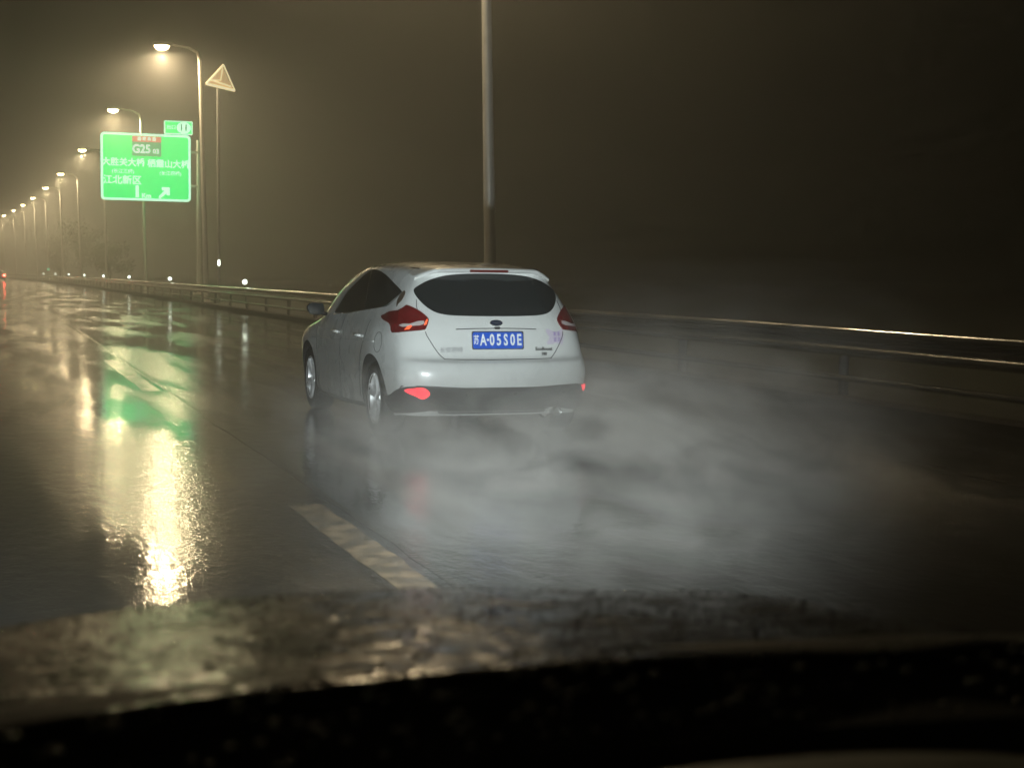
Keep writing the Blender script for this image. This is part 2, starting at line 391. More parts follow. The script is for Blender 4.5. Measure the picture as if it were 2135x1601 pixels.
# ------------------------------------------------------------------ trees behind the barrier
m_bark = M('bark', (.08, .06, .045), .8, bump=.6, bscale=12)
m_leaf = M('leaves', (.07, .09, .035), .55, var=.5, vscale=1.2)
def tree(x, y, h, cw, label, seed):
    rnd = random.Random(seed)
    t = tag(empty('roadside_tree', (x, y, 0)), label, 'tree', 'trees behind the guardrail')
    tb = MB().tube([(0, 0, -.1), (.1, .05, h*.25), (.05, 0, h*.5), (0, 0, h*.85)], [h*.028, h*.02, h*.014, h*.004], 10)
    cl = []
    for k in range(16):
        a = rnd.uniform(0, 6.28); z0 = rnd.uniform(.22, .7) * h; r = rnd.uniform(.4, 1) * cw * (1.1 - .6 * (z0/h)); z1 = z0 + rnd.uniform(.1, .3) * h
        e = Vector((math.cos(a) * r, math.sin(a) * r, min(z1, h*.95))); m_ = Vector((math.cos(a) * r * .5, math.sin(a) * r * .5, z0 + (e.z - z0) * .3))
        tb.tube([(0, 0, z0), m_, e], [h*.009, h*.006, h*.002], 6); cl.append((e, cw * rnd.uniform(.28, .5))); cl.append((m_ + Vector((0, 0, .3)), cw * rnd.uniform(.2, .4)))
    cl.append((Vector((0, 0, h*.9)), cw*.4))
    tb.build('trunk', m_bark, t, True)
    v = []; f = []
    for (c, r) in cl:
        for q in range(170):
            d = Vector((rnd.gauss(0, 1), rnd.gauss(0, 1), rnd.gauss(0, .8))).normalized() * r * rnd.random() ** .4
            p = c + d; s = rnd.uniform(.07, .16); n = Vector((rnd.gauss(0,1), rnd.gauss(0,1), rnd.gauss(0,1))).normalized()
            u = n.orthogonal().normalized(); w_ = n.cross(u); b = len(v)
            v += [p - u*s, p + w_*s*.55, p + u*s, p - w_*s*.55]; f.append((b, b+1, b+2, b+3))
    mesh_obj('crown', v, f, m_leaf, t)
tree(cambered(12.6, 206), 206, 8.2, 3.1, 'leafy tree left of the green sign, tallest of the roadside trees', 1)
tree(cambered(13.5, 176), 176, 4.6, 2.4, 'low bushy tree below the left corner of the green sign', 2)
tree(cambered(12.5, 240), 240, 6.5, 2.6, 'dim tree at the left end of the guardrail by the green reflector', 3)

# ------------------------------------------------------------------ the white hatchback
CAR_X, CAR_Y = 3.93, 11.35
m_white = M('wet white car paint', (.72, .74, .73), .28, coat=1.0, var=.04, vscale=2, rvar=.03, bump=.05, bscale=150)
m_dark_glass = M('tinted car glass', (.018, .022, .024), .06, spec=.6, bump=.05, bscale=60)
m_black = M('black car plastic', (.018, .019, .02), .4, var=.3, bump=.2, bscale=60)
m_seam = M('panel gap', (.02, .02, .02), .6)
m_tail = M('red tail lamp lens', (.15, .008, .010), .12, coat=1.0, var=.5, vscale=14)
m_tail_w = M('clear tail lamp lens', (.55, .50, .50), .15, coat=1.0)
m_tail_o = M('orange lamp strip', (.8, .15, .05), .2, emis=(1, .12, .05), es=1.0)
m_fog_refl = M('lit fog lamp and painted reflector glow', (.6, .03, .03), .3, emis=(1, .03, .05), es=2.2)
m_silver = M('silver trim', (.55, .56, .56), .22, metal=.9)
m_tyre = M('wet tyre rubber', (.012, .012, .012), .35, bump=.4, bscale=50)
m_alloy = M('alloy wheel', (.85, .86, .87), .32, metal=.35)
m_well = M('wheel well liner', (.01, .01, .01), .8)
m_plate_glow = M('blue number plate', (.01, .09, .55), .35, emis=(.01, .10, .6), es=.12)  # faint blue glow painted in; the plate is no lamp
m_plate_w = M('plate lettering', (.85, .88, .9), .4)
NET = [
 [(0,.12,.22),(.3,.12,.22),(.55,.14,.22),(.70,.2,.22),(.76,.32,.22),(.78,.5,.2),(.80,.9,.2),(.80,1.5,.19),(.80,2.3,.18),(.80,2.9,.18),(.78,3.5,.2),(.76,3.9,.2),(.62,4.15,.2),(.35,4.25,.2),(0,4.28,.2)],
 [(0,.035,.34),(.35,.04,.34),(.62,.075,.34),(.765,.17,.34),(.815,.32,.33),(.84,.52,.31),(.86,.9,.28),(.865,1.5,.25),(.87,2.3,.24),(.87,3.0,.25),(.865,3.5,.28),(.83,3.9,.3),(.68,4.2,.32),(.35,4.32,.32),(0,4.35,.32)],
 [(0,0,.54),(.38,.008,.54),(.65,.05,.54),(.795,.15,.54),(.85,.33,.54),(.88,.6,.52),(.895,.9,.5),(.885,1.5,.48),(.885,2.3,.46),(.885,3.0,.46),(.895,3.5,.5),(.86,3.9,.5),(.7,4.22,.5),(.36,4.34,.5),(0,4.36,.5)],
 [(0,.02,.645),(.38,.03,.645),(.65,.07,.65),(.79,.17,.65),(.85,.36,.65),(.885,.62,.65),(.905,.9,.66),(.89,1.5,.64),(.89,2.3,.63),(.89,3.0,.63),(.9,3.5,.66),(.865,3.9,.65),(.7,4.2,.64),(.36,4.31,.64),(0,4.33,.64)],
 [(0,.09,.70),(.38,.095,.70),(.64,.13,.71),(.785,.22,.72),(.845,.4,.72),(.88,.64,.72),(.90,.9,.73),(.89,1.5,.71),(.892,2.3,.70),(.89,3.0,.70),(.897,3.5,.72),(.86,3.9,.70),(.7,4.16,.68),(.36,4.28,.68),(0,4.3,.68)],
 [(0,.12,.86),(.38,.13,.86),(.62,.17,.87),(.76,.27,.88),(.825,.44,.89),(.86,.68,.89),(.88,.92,.88),(.882,1.5,.86),(.886,2.3,.84),(.882,3.0,.84),(.87,3.5,.83),(.8,3.9,.79),(.6,4.05,.78),(.33,4.12,.79),(0,4.14,.79)],
 [(0,.18,1.01),(.38,.19,1.01),(.58,.24,1.02),(.715,.35,1.035),(.775,.52,1.045),(.805,.75,1.03),(.83,1.0,1.005),(.845,1.5,.985),(.85,2.3,.96),(.84,2.9,.95),(.78,3.15,.96),(.66,3.25,.98),(.5,3.32,1.0),(.25,3.36,1.01),(0,3.37,1.01)],
 [(0,.31,1.2),(.36,.32,1.2),(.54,.37,1.2),(.645,.46,1.21),(.69,.62,1.22),(.715,.82,1.21),(.735,1.05,1.2),(.755,1.5,1.19),(.76,2.2,1.19),(.75,2.6,1.19),(.70,2.82,1.19),(.60,2.92,1.2),(.45,2.99,1.2),(.22,3.03,1.21),(0,3.04,1.21)],
 [(0,.43,1.37),(.32,.435,1.365),(.46,.47,1.365),(.555,.55,1.36),(.605,.70,1.365),(.635,.88,1.37),(.65,1.08,1.375),(.665,1.5,1.385),(.665,2.0,1.375),(.65,2.3,1.36),(.62,2.5,1.35),(.52,2.62,1.35),(.4,2.68,1.35),(.2,2.72,1.355),(0,2.73,1.36)],
 [(0,.50,1.43),(.28,.5,1.425),(.42,.54,1.42),(.50,.62,1.415),(.54,.76,1.42),(.56,.92,1.43),(.575,1.1,1.44),(.585,1.5,1.45),(.58,1.95,1.445),(.56,2.15,1.435),(.52,2.3,1.42),(.44,2.4,1.42),(.33,2.45,1.42),(.17,2.48,1.425),(0,2.49,1.43)],
 [(0,.7,1.46),(.2,.7,1.457),(.3,.72,1.455),(.34,.8,1.457),(.36,.9,1.462),(.37,1.02,1.468),(.37,1.2,1.475),(.37,1.5,1.482),(.36,1.8,1.482),(.34,1.95,1.477),(.3,2.03,1.47),(.25,2.07,1.468),(.18,2.1,1.468),(.09,2.11,1.468),(0,2.12,1.468)],
 [(0,.98,1.475),(0,1.0,1.475),(0,1.02,1.475),(0,1.05,1.476),(0,1.1,1.478),(0,1.18,1.48),(0,1.28,1.484),(0,1.45,1.487),(0,1.62,1.487),(0,1.7,1.486),(0,1.76,1.485),(0,1.8,1.484),(0,1.83,1.483),(0,1.86,1.483),(0,1.88,1.483)],
]
def cr(p0, p1, p2, p3, t):
    return .5 * ((2*p1) + (p2 - p0)*t + (2*p0 - 5*p1 + 4*p2 - p3)*t*t + (3*p1 - p0 - 3*p2 + p3)*t*t*t)
def upsample(pts, n):
    out = []
    for i in range(len(pts)-1):
        p1, p2 = pts[i], pts[i+1]; p0 = pts[i-1] if i else p1*2 - p2; p3 = pts[i+2] if i + 2 < len(pts) else p2*2 - p1
        for k in range(n): out.append(cr(p0, p1, p2, p3, k/n))
    out.append(pts[-1].copy()); return out
def body_mesh():
    rows = [upsample([Vector(p) for p in r], 6) for r in NET]
    cols = [upsample([r[j] for r in rows], 6) for j in range(len(rows[0]))]
    nj, ni = len(cols), len(cols[0]); v = []; f = []
    for s in (-1, 1):
        b = len(v)
        for j in range(nj):
            for i in range(ni):
                p = cols[j][i]; x = max(0, p.x)
                if j in (0, nj-1) or i == ni-1: x = 0
                v.append((s*x, p.y, p.z))
        for j in range(nj-1):
            for i in range(ni-1):
                q = (b+j*ni+i, b+(j+1)*ni+i, b+(j+1)*ni+i+1, b+j*ni+i+1); f.append(q if s > 0 else q[::-1])
    bm = bmesh.new(); vs = [bm.verts.new(p) for p in v]
    for q in f:
        try: bm.faces.new([vs[k] for k in q])
        except ValueError: pass
    bmesh.ops.remove_doubles(bm, verts=bm.verts, dist=.0008)
    bmesh.ops.dissolve_degenerate(bm, dist=.0005, edges=bm.edges)
    be = [e for e in bm.edges if e.is_boundary]
    bmesh.ops.holes_fill(bm, edges=be, sides=0)
    bmesh.ops.recalc_face_normals(bm, faces=bm.faces)
    me = bpy.data.meshes.new('body'); bm.to_mesh(me); bm.free()
    me.materials.append(m_white); me.materials.append(m_well)
    return me
def build_car():
    car = tag(empty('hatchback_car', (CAR_X, CAR_Y, 0)), 'white wet hatchback with blue number plate driving ahead in spray', 'car')
    me = body_mesh(); solid = bpy.data.objects.new('body', me); C.objects.link(solid)
    bm = bmesh.new(); bm.from_mesh(me); bvh = BVHTree.FromBMesh(bm); bm.free()
    cuts = []
    for s in (-1, 1):
        for y in (.82, 3.46):
            b = MB(); b.lathe_x([(-.20, .001), (-.20, .372), (.30, .372), (.30, .001)], s*.80 if s > 0 else -.80, .325, y, 40)
            if s < 0:
                for p in b.v: p.x = -.80 - (p.x + .80)
            c = mesh_obj('cut', b.v, b.f, m_well); bm = bmesh.new(); bm.from_mesh(c.data); bmesh.ops.remove_doubles(bm, verts=bm.verts, dist=.002); bmesh.ops.recalc_face_normals(bm, faces=bm.faces); bm.to_mesh(c.data); bm.free(); cuts.append(c)
    for c in cuts:
        md = solid.modifiers.new('b', 'BOOLEAN'); md.object = c; md.operation = 'DIFFERENCE'; md.solver = 'EXACT'; md.material_mode = 'TRANSFER'
    dg = bpy.context.evaluated_depsgraph_get(); dg.update()
    nm = bpy.data.meshes.new_from_object(solid.evaluated_get(dg)); solid.modifiers.clear(); solid.data = nm; nm.name = 'body'
    for c in cuts: bpy.data.objects.remove(c)
    nm.polygons.foreach_set('use_smooth', [True]*len(nm.polygons)); nm.set_sharp_from_angle(angle=R(38))
    solid.parent = car
    org = CAMM.translation - Vector((CAR_X, CAR_Y, 0)); rot = CAMM.to_3x3()
    def shoot(o, d, off):
        loc, nrm, idx, dist = bvh.ray_cast(o, d)
        if loc is None: return None
        if nrm.dot(d) > 0: nrm = -nrm
        return loc + nrm * off
    def pix(px, py, off=.0):      # measured on the photograph, dropped on the body surface
        d = rot @ Vector(((px - CX)/FPX, -(py - CY)/FPX, -1)).normalized()
        p = shoot(org, d, off)
        if p is None:
            # nearest surface point to the ray
            best = None
            for k in range(60):
                q = org + d * (9 + k*.12); l_, n_, i_, dd = bvh.find_nearest(q)
                if best is None or dd < best[0]: best = (dd, l_ + n_*off)
            p = best[1]
        return p
    def rear(x, z, off=0):
        return shoot(Vector((x, -2, z)), Vector((0, 1, 0)), off) or Vector((x, .5, z))
    def side(y, z, off=0, s=-1):
        return shoot(Vector((s*3, y, z)), Vector((-s, 0, 0)), off) or Vector((s*.8, y, z))
    def smooth_loop(pts, n=5):
        P = [Vector(p) for p in pts]; m = len(P); out = []
        for i in range(m):
            for k in range(n): out.append(cr(P[i-1], P[i], P[(i+1) % m], P[(i+2) % m], k/n))
        return out
    def patch(name, loop, fn, mat, off=.004, rings=7, mirror=False, both=False, parent=car, center=None, rim=True):
        """conformal panel on the body: loop of 2-D points, fn maps to the surface"""
        L = [Vector((p[0], p[1])) for p in loop]; c = Vector(center) if center else sum(L, Vector((0, 0))) / len(L); n = len(L)
        out = []
        for sgn in ([1, -1] if both else ([-1] if mirror else [1])):
            v = []; f = []
            if rim: v += [fn(p.x, p.y, -.004) for p in L]
            v += [fn(p.x, p.y, off) for p in L]
            for r in range(1, rings):
                t = 1 - r/rings; v += [fn(c.x + (p.x-c.x)*t, c.y + (p.y-c.y)*t, off) for p in L]
            v.append(fn(c.x, c.y, off)); R_ = rings + (1 if rim else 0)
            for r in range(R_-1):
                for k in range(n): f.append((r*n+k, r*n+(k+1) % n, (r+1)*n+(k+1) % n, (r+1)*n+k))
            for k in range(n): f.append(((R_-1)*n+k, (R_-1)*n+(k+1) % n, R_*n))
            v = [Vector((sgn*p.x, p.y, p.z)) for p in v]
            out.append(mesh_obj(name, v, f, mat, parent, True, 50))
        return out
    def seam(name, pts, fn, both=False, r=.0035, mat=m_seam, n=6, parent=car, off=.0005):
        P = upsample([Vector((p[0], p[1])) for p in pts], n)
        for sgn in ([1, -1] if both else [1]):
            q = [fn(p.x, p.y, off) for p in P]; q = [Vector((sgn*a.x, a.y, a.z)) for a in q]
            MB().tube(q, r, 6).build(name, mat, parent, True)
    # --- rear window: measured on the photograph's left half, symmetric
    rw = [(0,1.378),(.2,1.374),(.36,1.358),(.48,1.325),(.56,1.285),(.618,1.24),(.612,1.18),(.565,1.11),(.50,1.063),(.42,1.042),(.28,1.033),(0,1.03)]
    loop = [(x, z) for x, z in rw] + [(-x, z) for x, z in rw[-2:0:-1]]
    patch('rear_window', smooth_loop(loop, 4), rear, m_dark_glass, .006, 16)
    # spoiler lip over the window
    v = []; f = []; K = 40
    for k in range(K+1):
        x = -.60 + 1.20*k/K; u = abs(x)/.60
        zt = 1.428 - .015*u**2 - .10*max(0, u-.72)**1.3*3; y_e = .345 + .10*u**2 + .28*max(0, u-.75)
        base = shoot(Vector((x, y_e + .22, 3)), Vector((0, 0, -1)), .002) or Vector((x, y_e + .22, zt))
        zt = min(zt, base.z - .004)
        v += [(x, base.y, base.z + .001), (x, y_e + .05, zt + .002), (x, y_e + .008, zt - .004), (x, y_e, zt - .018), (x, y_e + .012, zt - .034), (x, y_e + .20, zt - .05)]
    for k in range(K):
        for i in range(5): f.append((6*k+i, 6*k+i+1, 6*k+7+i, 6*k+6+i))
    sp = mesh_obj('spoiler', v, f, m_white, car, True, 60)
    MB().bbox((-.17, .338, 1.392), (.17, .38, 1.412), .006).build('brake_light', M('dark brake light', (.12, .02, .02), .2), car)
    # --- side windows (one continuous dark band with the pillar line) from the photograph
    def L2S(l): return l
    sw = [(699,653),(705,640),(722,612),(742,590),(762,572),(776,563),(790,564),(806,574),(823,591),(837,606),(836,610),(822,623),(806,636),(790,640),(760,645),(728,651)]
    patch('side_window', smooth_loop(sw, 3), pix, m_dark_glass, .003, 9, both=True, center=(772, 610))
    seam('window_trim', [(697,655),(728,652),(760,646),(790,641),(808,637),(824,624),(838,609)], pix, True, .005, m_silver)
    seam('window_trim', [(697,655),(704,639),(721,611),(741,588),(761,570),(776,561)], pix, True, .005, m_silver)
    seam('door_pillar', [(776,563),(768,600),(762,645)], pix, True, .004, m_black)
    patch('quarter_window', smooth_loop([(843,606),(845,612),(838,626),(831,633),(827,640),(828,628),(834,615)], 3), pix, M('brownish quarter glass', (.10, .075, .055), .15), .003, 4, both=True)
    # --- tail lamps
    tl = [(796,660),(803,656),(814,650),(830,648),(843,641),(849,637),(862,642),(878,651),(892,663),(894,670),(890,682),(885,688),(868,690),(845,692),(819,694),(816,683),(812,674),(801,668)]
    for o in patch('tail_light', smooth_loop(tl, 2), pix, m_tail, .010, 7, both=True, center=(848, 668)):
        sgn = 1 if o.data.vertices[0].co.x < 0 else -1
        if sgn > 0:
            def fp(x, y, o_=0): return pix(x, y, .0125)
            patch('reverse_lens', [(833,679),(842,676),(852,677),(860,675),(872,671),(884,670),(886,676),(876,680),(858,681),(840,683)], fp, m_tail_w, 0, 3, parent=o, rim=False)
            patch('orange_strip', [(844,689),(850,682),(858,679),(860,682),(854,688)], fp, m_tail_o, 0, 2, parent=o, rim=False)
            patch('orange_strip', [(884,680),(887,672),(891,665),(892,670),(889,678)], fp, m_tail_o, 0, 2, parent=o, rim=False)
        else:
            def fm(x, y, o_=0): p = pix(x, y, .0125); return Vector((-p.x, p.y, p.z))
            patch('reverse_lens', [(833,679),(842,676),(852,677),(860,675),(872,671),(884,670),(886,676),(876,680),(858,681),(840,683)], fm, m_tail_w, 0, 3, parent=o, rim=False)
    # --- tailgate shut line, bumper lines
    tg = [(.60,.905),(.585,.86),(.52,.75),(.47,.695),(.42,.683),(0,.678)]
    seam('tailgate_gap', tg + [(-x, z) for x, z in tg[-2::-1]], rear)
    seam('tailgate_gap', [(.60,1.0),(.63,1.08),(.62,1.16)], rear, True, .003)
    seam('handle_recess', [(-.35,.925),(-.2,.93),(0,.932),(.2,.93),(.35,.925)], rear, False, .004)
    # --- badge oval
    el = [(.055*math.cos(2*math.pi*k/24), .972 + .024*math.sin(2*math.pi*k/24)) for k in range(24)]
    bd = patch('badge', el, rear, m_silver, .012, 3)[0]
    patch('badge_field', [(x*.86, .972 + (z-.972)*.82) for x, z in el], rear, M('dark badge', (.02, .03, .06), .2), .014, 3, parent=bd, rim=False)
    seam('badge_mark', [(-.032,.968),(-.015,.978),(.0,.968),(.014,.977),(.03,.97)], rear, False, .0018, m_silver, parent=bd, off=.0155)
    MB().bbox((-.02, .135, .925), (.03, .16, .945), .004).build('rear_camera', m_black, car)
    # --- number plate
    yc = rear(0, .865).y - .016; tilt = R(-8)
    PM = Matrix.Translation((0, yc, .835)) @ Matrix.Rotation(tilt, 4, 'X')
    a = plate(rrect(.44, .14, .012), 0, .006); pl = MB().add([PM @ v for v in a.v], a.f).build('number_plate', m_plate_glow, car)
    fb = frame_mb(.45, .15, .014, .007, -.001, .009); MB().add([PM @ v for v in fb.v], fb.f).build('plate_frame', m_silver, pl)
    for (s, x, sz, sx, bo) in (('苏', -.187, .082, .62, .0015), ('A', -.128, .128, .62, .004), ('·', -.088, .11, 1, .004), ('0', -.052, .128, .66, .004), ('5', .008, .128, .66, .004), ('S', .067, .128, .62, .004), ('0', .127, .128, .66, .004), ('E', .184, .128, .64, .004)):
        text_mesh('plate_character', s, sz, m_plate_w, pl, PM @ Matrix.Translation((x, -.003, 0)) @ Matrix.Rotation(R(90), 4, 'X'), .001, bo, sx)
    # --- badges in letters
    def rear_text(s, x, z, size, mat, nm):
        p = rear(x, z); q = rear(x + .05, z); ang = math.atan2(q.y - p.y, .05)
        text_mesh(nm, s, size, mat, car, Matrix.Translation((x, p.y - .006, z)) @ Matrix.Rotation(ang, 4, 'Z') @ Matrix.Rotation(R(-6), 4, 'X') @ Matrix.Rotation(R(90), 4, 'X'), .0015, .0012)
    rear_text('长安福特', -.40, .755, .050, M('pale chrome lettering', (.5, .51, .52), .3, metal=.3), 'maker_lettering')
    m_dark_ch = M('dark chrome', (.08, .08, .085), .3, metal=.8)
    rear_text('EcoBoost', .405, .762, .040, m_dark_ch, 'engine_lettering')
    rear_text('180', .405, .722, .034, m_dark_ch, 'engine_lettering')
    # --- sticker
    m_st = M('pale lavender sticker', (.62, .56, .68), .5); m_st2 = M('violet sticker print', (.36, .26, .55), .5)
    st = patch('sticker', [(.44,.80),(.585,.80),(.60,.86),(.60,.925),(.44,.925)], rear, m_st, .002, 4)[0]
    for (x, z) in ((.515,.885),(.552,.885),(.515,.838),(.552,.838)):
        b = MB()
        for (a0, b0, c0, d0) in ((-.013,.013,.012,.012), (-.012,.012,0,0), (-.013,.013,-.012,-.013), (0,0,.016,-.015)):
            b.tube([rear(x + a0, z + c0, .003), rear(x + b0, z + d0, .003)], .0028, 5)
        b.build('sticker_print', m_st2, st)
    # --- bumper: dark lower valance, lamps, trim, exhaust
    val = [(0,.455),(.30,.455),(.55,.47),(.68,.475),(.80,.47),(.815,.40),(.80,.30),(.70,.26),(.4,.25),(0,.25)]
    patch('lower_valance', [(x, z) for x, z in val] + [(-x, z) for x, z in val[-2:0:-1]], rear, m_black, .006, 8)
    patch('valance_corner', smooth_loop([(801,826),(815,822),(828,812),(850,806),(880,807),(910,811),(912,850),(830,860),(812,848)], 3), pix, m_black, .010, 6, both=True)
    patch('rear_fog_lamp', smooth_loop([(846,812),(858,810),(880,808),(891,813),(896,822),(882,831),(866,824),(852,818)], 3), pix, m_fog_refl, .018, 4)
    patch('rear_reflector', [(.735,.462),(.79,.462),(.80,.44),(.775,.405),(.755,.42)], rear, m_fog_refl, .012, 3)  # no lamp here: the reflector's brightness is painted in as emission
    seam('silver_trim', [(-.50,.275),(-.46,.262),(0,.258),(.40,.262)], rear, False, .018, m_silver, off=.01)
    ex = MB(); ex.tube([(.50, .02, .245), (.50, .22, .245)], .036, 16, cap=False).tube([(.50, .05, .245), (.50, .22, .245)], .030, 16); ex.build('exhaust_tip', m_silver, car, True, 40)
    for sx_ in (-.30, .12, .55): seam('parking_sensor', [(sx_, .40), (sx_ + .012, .40)], rear, False, .010, m_black, 2, off=.008)
    # --- side seams, handles, fuel flap
    seam('door_gap', [(.98,1.0),(1.0,.90),(1.13,.80),(1.2,.62),(1.22,.40)][::-1] and [(1.02,.98),(1.05,.86),(1.16,.72),(1.24,.55),(1.26,.30)], side, True, .003)
    seam('door_gap', [(1.98,.965),(2.0,.8),(2.02,.55),(2.0,.27)], side, True, .003)
    seam('door_gap', [(3.02,.95),(3.05,.8),(3.02,.55),(3.0,.27)], side, True, .003)
    for yh in (1.30, 2.18):
        for s in (-1, 1):
            p = side(yh, .83, 0, s)
            MB().tube([side(yh - .10, .832, .004, s), side(yh - .08, .834, .028, s), side(yh + .06, .834, .03, s), side(yh + .1, .83, .004, s)], .012, 8).build('door_handle', m_white, car, True)
    seam('waist_crease', [(.75,.80),(1.1,.80),(1.6,.785),(2.3,.765),(3.0,.745),(3.4,.735)], side, True, .006, m_white)
    ci = [(.66 + .085*math.cos(2*math.pi*k/20), .80 + .085*math.sin(2*math.pi*k/20)) for k in range(21)]
    seam('fuel_flap_gap', ci, side, False, .0025)
    for s in (-1, 1):
        MB().tube([side(1.17, .215 + .02, .0, s), side(2.0, .215, .01, s), side(3.1, .215, .0, s)], .022, 8).build('sill_trim', m_black, car, True)
    # --- mirrors
    for s in (-1, 1):
        bm = bmesh.new(); bmesh.ops.create_icosphere(bm, subdivisions=3, radius=1)
        for v_ in bm.verts:
            c_ = v_.co; c_.y = min(c_.y, 9) if c_.y > -.35 else -.35
            v_.co = Vector((s*(.955 + c_.x*.088), 2.80 + c_.y*.09, 1.03 + c_.z*.064 + .01*c_.x))
        me_ = bpy.data.meshes.new('door_mirror'); bm.to_mesh(me_); bm.free(); me_.materials.append(m_black)
        me_.polygons.foreach_set('use_smooth', [True]*len(me_.polygons))
        o = bpy.data.objects.new('door_mirror', me_); C.objects.link(o); o.parent = car
        MB().tube([(s*.83, 2.84, .975), (s*.92, 2.83, 1.0)], .022, 8).build('mirror_stalk', m_black, o, True)
        a = plate(rrect(.17, .11, .03), -.002, .004)
        MB().add([Vector((p.x*.85 + s*.955, p.y + 2.76, p.z + 1.03)) for p in a.v], a.f).build('mirror_glass', m_dark_glass, o)
    # --- roof shut lines
    MB().tube([(-.53, .62, 1.418), (-.545, 1.0, 1.435), (-.55, 1.6, 1.449), (-.53, 2.2, 1.435)], .004, 6).build('roof_gutter', m_seam, car, True)
    MB().tube([(.53, .62, 1.418), (.545, 1.0, 1.435), (.55, 1.6, 1.449), (.53, 2.2, 1.435)], .004, 6).build('roof_gutter', m_seam, car, True)
    # --- wheels
    def wheel():
        w_ = MB(); w_.lathe_x([(.10,.20),(-.09,.205),(-.103,.23),(-.108,.27),(-.098,.300),(-.075,.315),(.075,.315),(.098,.300),(.105,.26),(.10,.20)], 0, 0, 0, 56)
        t = w_.build('wheel', m_tyre, None, True, 40)
        r = MB(); r.lathe_x([(-.098,.207),(-.102,.213),(-.098,.218),(-.09,.21),(-.085,.196),(-.02,.185),(.08,.19)], 0, 0, 0, 56)
        r.lathe_x([(-.07,.0),(-.075,.03),(-.07,.055),(-.05,.062)], 0, 0, 0, 24)
        for k in range(5):
            for dd in (-.16, .16):
                a = 2*math.pi*k/5 + dd; a0 = 2*math.pi*k/5 + dd*.5
                r.tube([(-.066, .035*math.cos(a0), .035*math.sin(a0)), (-.074, .12*math.cos(a0 + dd*.3), .12*math.sin(a0 + dd*.3)), (-.088, .205*math.cos(a), .205*math.sin(a))], [.022, .019, .021], 8)
        rm = r.build('rim', m_alloy, t, True, 45)
        MB().lathe_x([(-.03,.001),(-.03,.15),(-.02,.15)], 0, 0, 0, 32).build('brake_disc', M('brake disc', (.25,.25,.25), .35, metal=.8), t, True, 40)
        return t
    w0 = wheel()
    for k, (x, y) in enumerate(((-.765, .82), (-.765, 3.46), (.765, .82), (.765, 3.46))):
        w_ = w0 if k == 0 else copy_tree(w0); w_.parent = car; w_.location = (x, y, .316)
        w_.rotation_euler = (R(20 + 31*k), 0, 0) if x < 0 else (R(20 + 31*k), 0, R(180))
    return car
build_car()

# ------------------------------------------------------------------ distant car at the left edge
def far_car():
    y = 205; x = cambered(2.15, y)
    g = tag(empty('distant_car', (x, y, 0)), 'tiny distant dark car with red tail lights at the left end of the road', 'car')
    md_ = M('dark grey paint', (.08, .08, .09), .3, coat=1)
    secs = [(0, .45, .95, .86), (.15, .3, 1.0, .88), (.5, .25, 1.3, .80), (1.1, .25, 1.45, .72), (2.4, .25, 1.45, .72), (3.2, .25, 1.05, .86), (4.2, .3, .85, .86), (4.45, .4, .65, .78)]
    v = []; f = []
    for (yy, z0, z1, hw) in secs:
        zb = min(z1, .92)
        v += [(-.8, yy, z0), (-.9, yy, .6), (-.88, yy, zb), (-hw*.78, yy, z1 - .04), (-hw*.5, yy, z1), (hw*.5, yy, z1), (hw*.78, yy, z1 - .04), (.88, yy, zb), (.9, yy, .6), (.8, yy, z0)]
    for i in range(len(secs)-1):
        for k in range(10): k2 = (k+1) % 10; f.append((10*i+k, 10*i+k2, 10*i+10+k2, 10*i+10+k))
    f += [tuple(range(10)), tuple(range(70, 80))]
    mesh_obj('body', v, f, md_, g, True, 40)
    MB().add([(-.6, .2, 1.0), (.6, .2, 1.0), (.5, .52, 1.29), (-.5, .52, 1.29)], [(0,1,2,3)]).build('rear_window', m_dark_glass, g)
    mr = M('lit tail light', (.8, .05, .03), .3, emis=(1, .06, .04), es=70.0)
    for s in (-1, 1): MB().bbox((s*.70 - .14, -.03, .72), (s*.70 + .14, .06, .90), .02).build('tail_light', mr, g)
    for (sx_, yy) in ((-.8, .9), (.8, .9), (-.8, 3.5), (.8, 3.5)):
        MB().lathe_x([(-.1,.01),(-.1,.2),(-.09,.32),(.09,.32),(.1,.2),(.1,.01)], sx_, .32, yy, 20).build('wheel', m_tyre, g, True, 40)
far_car()

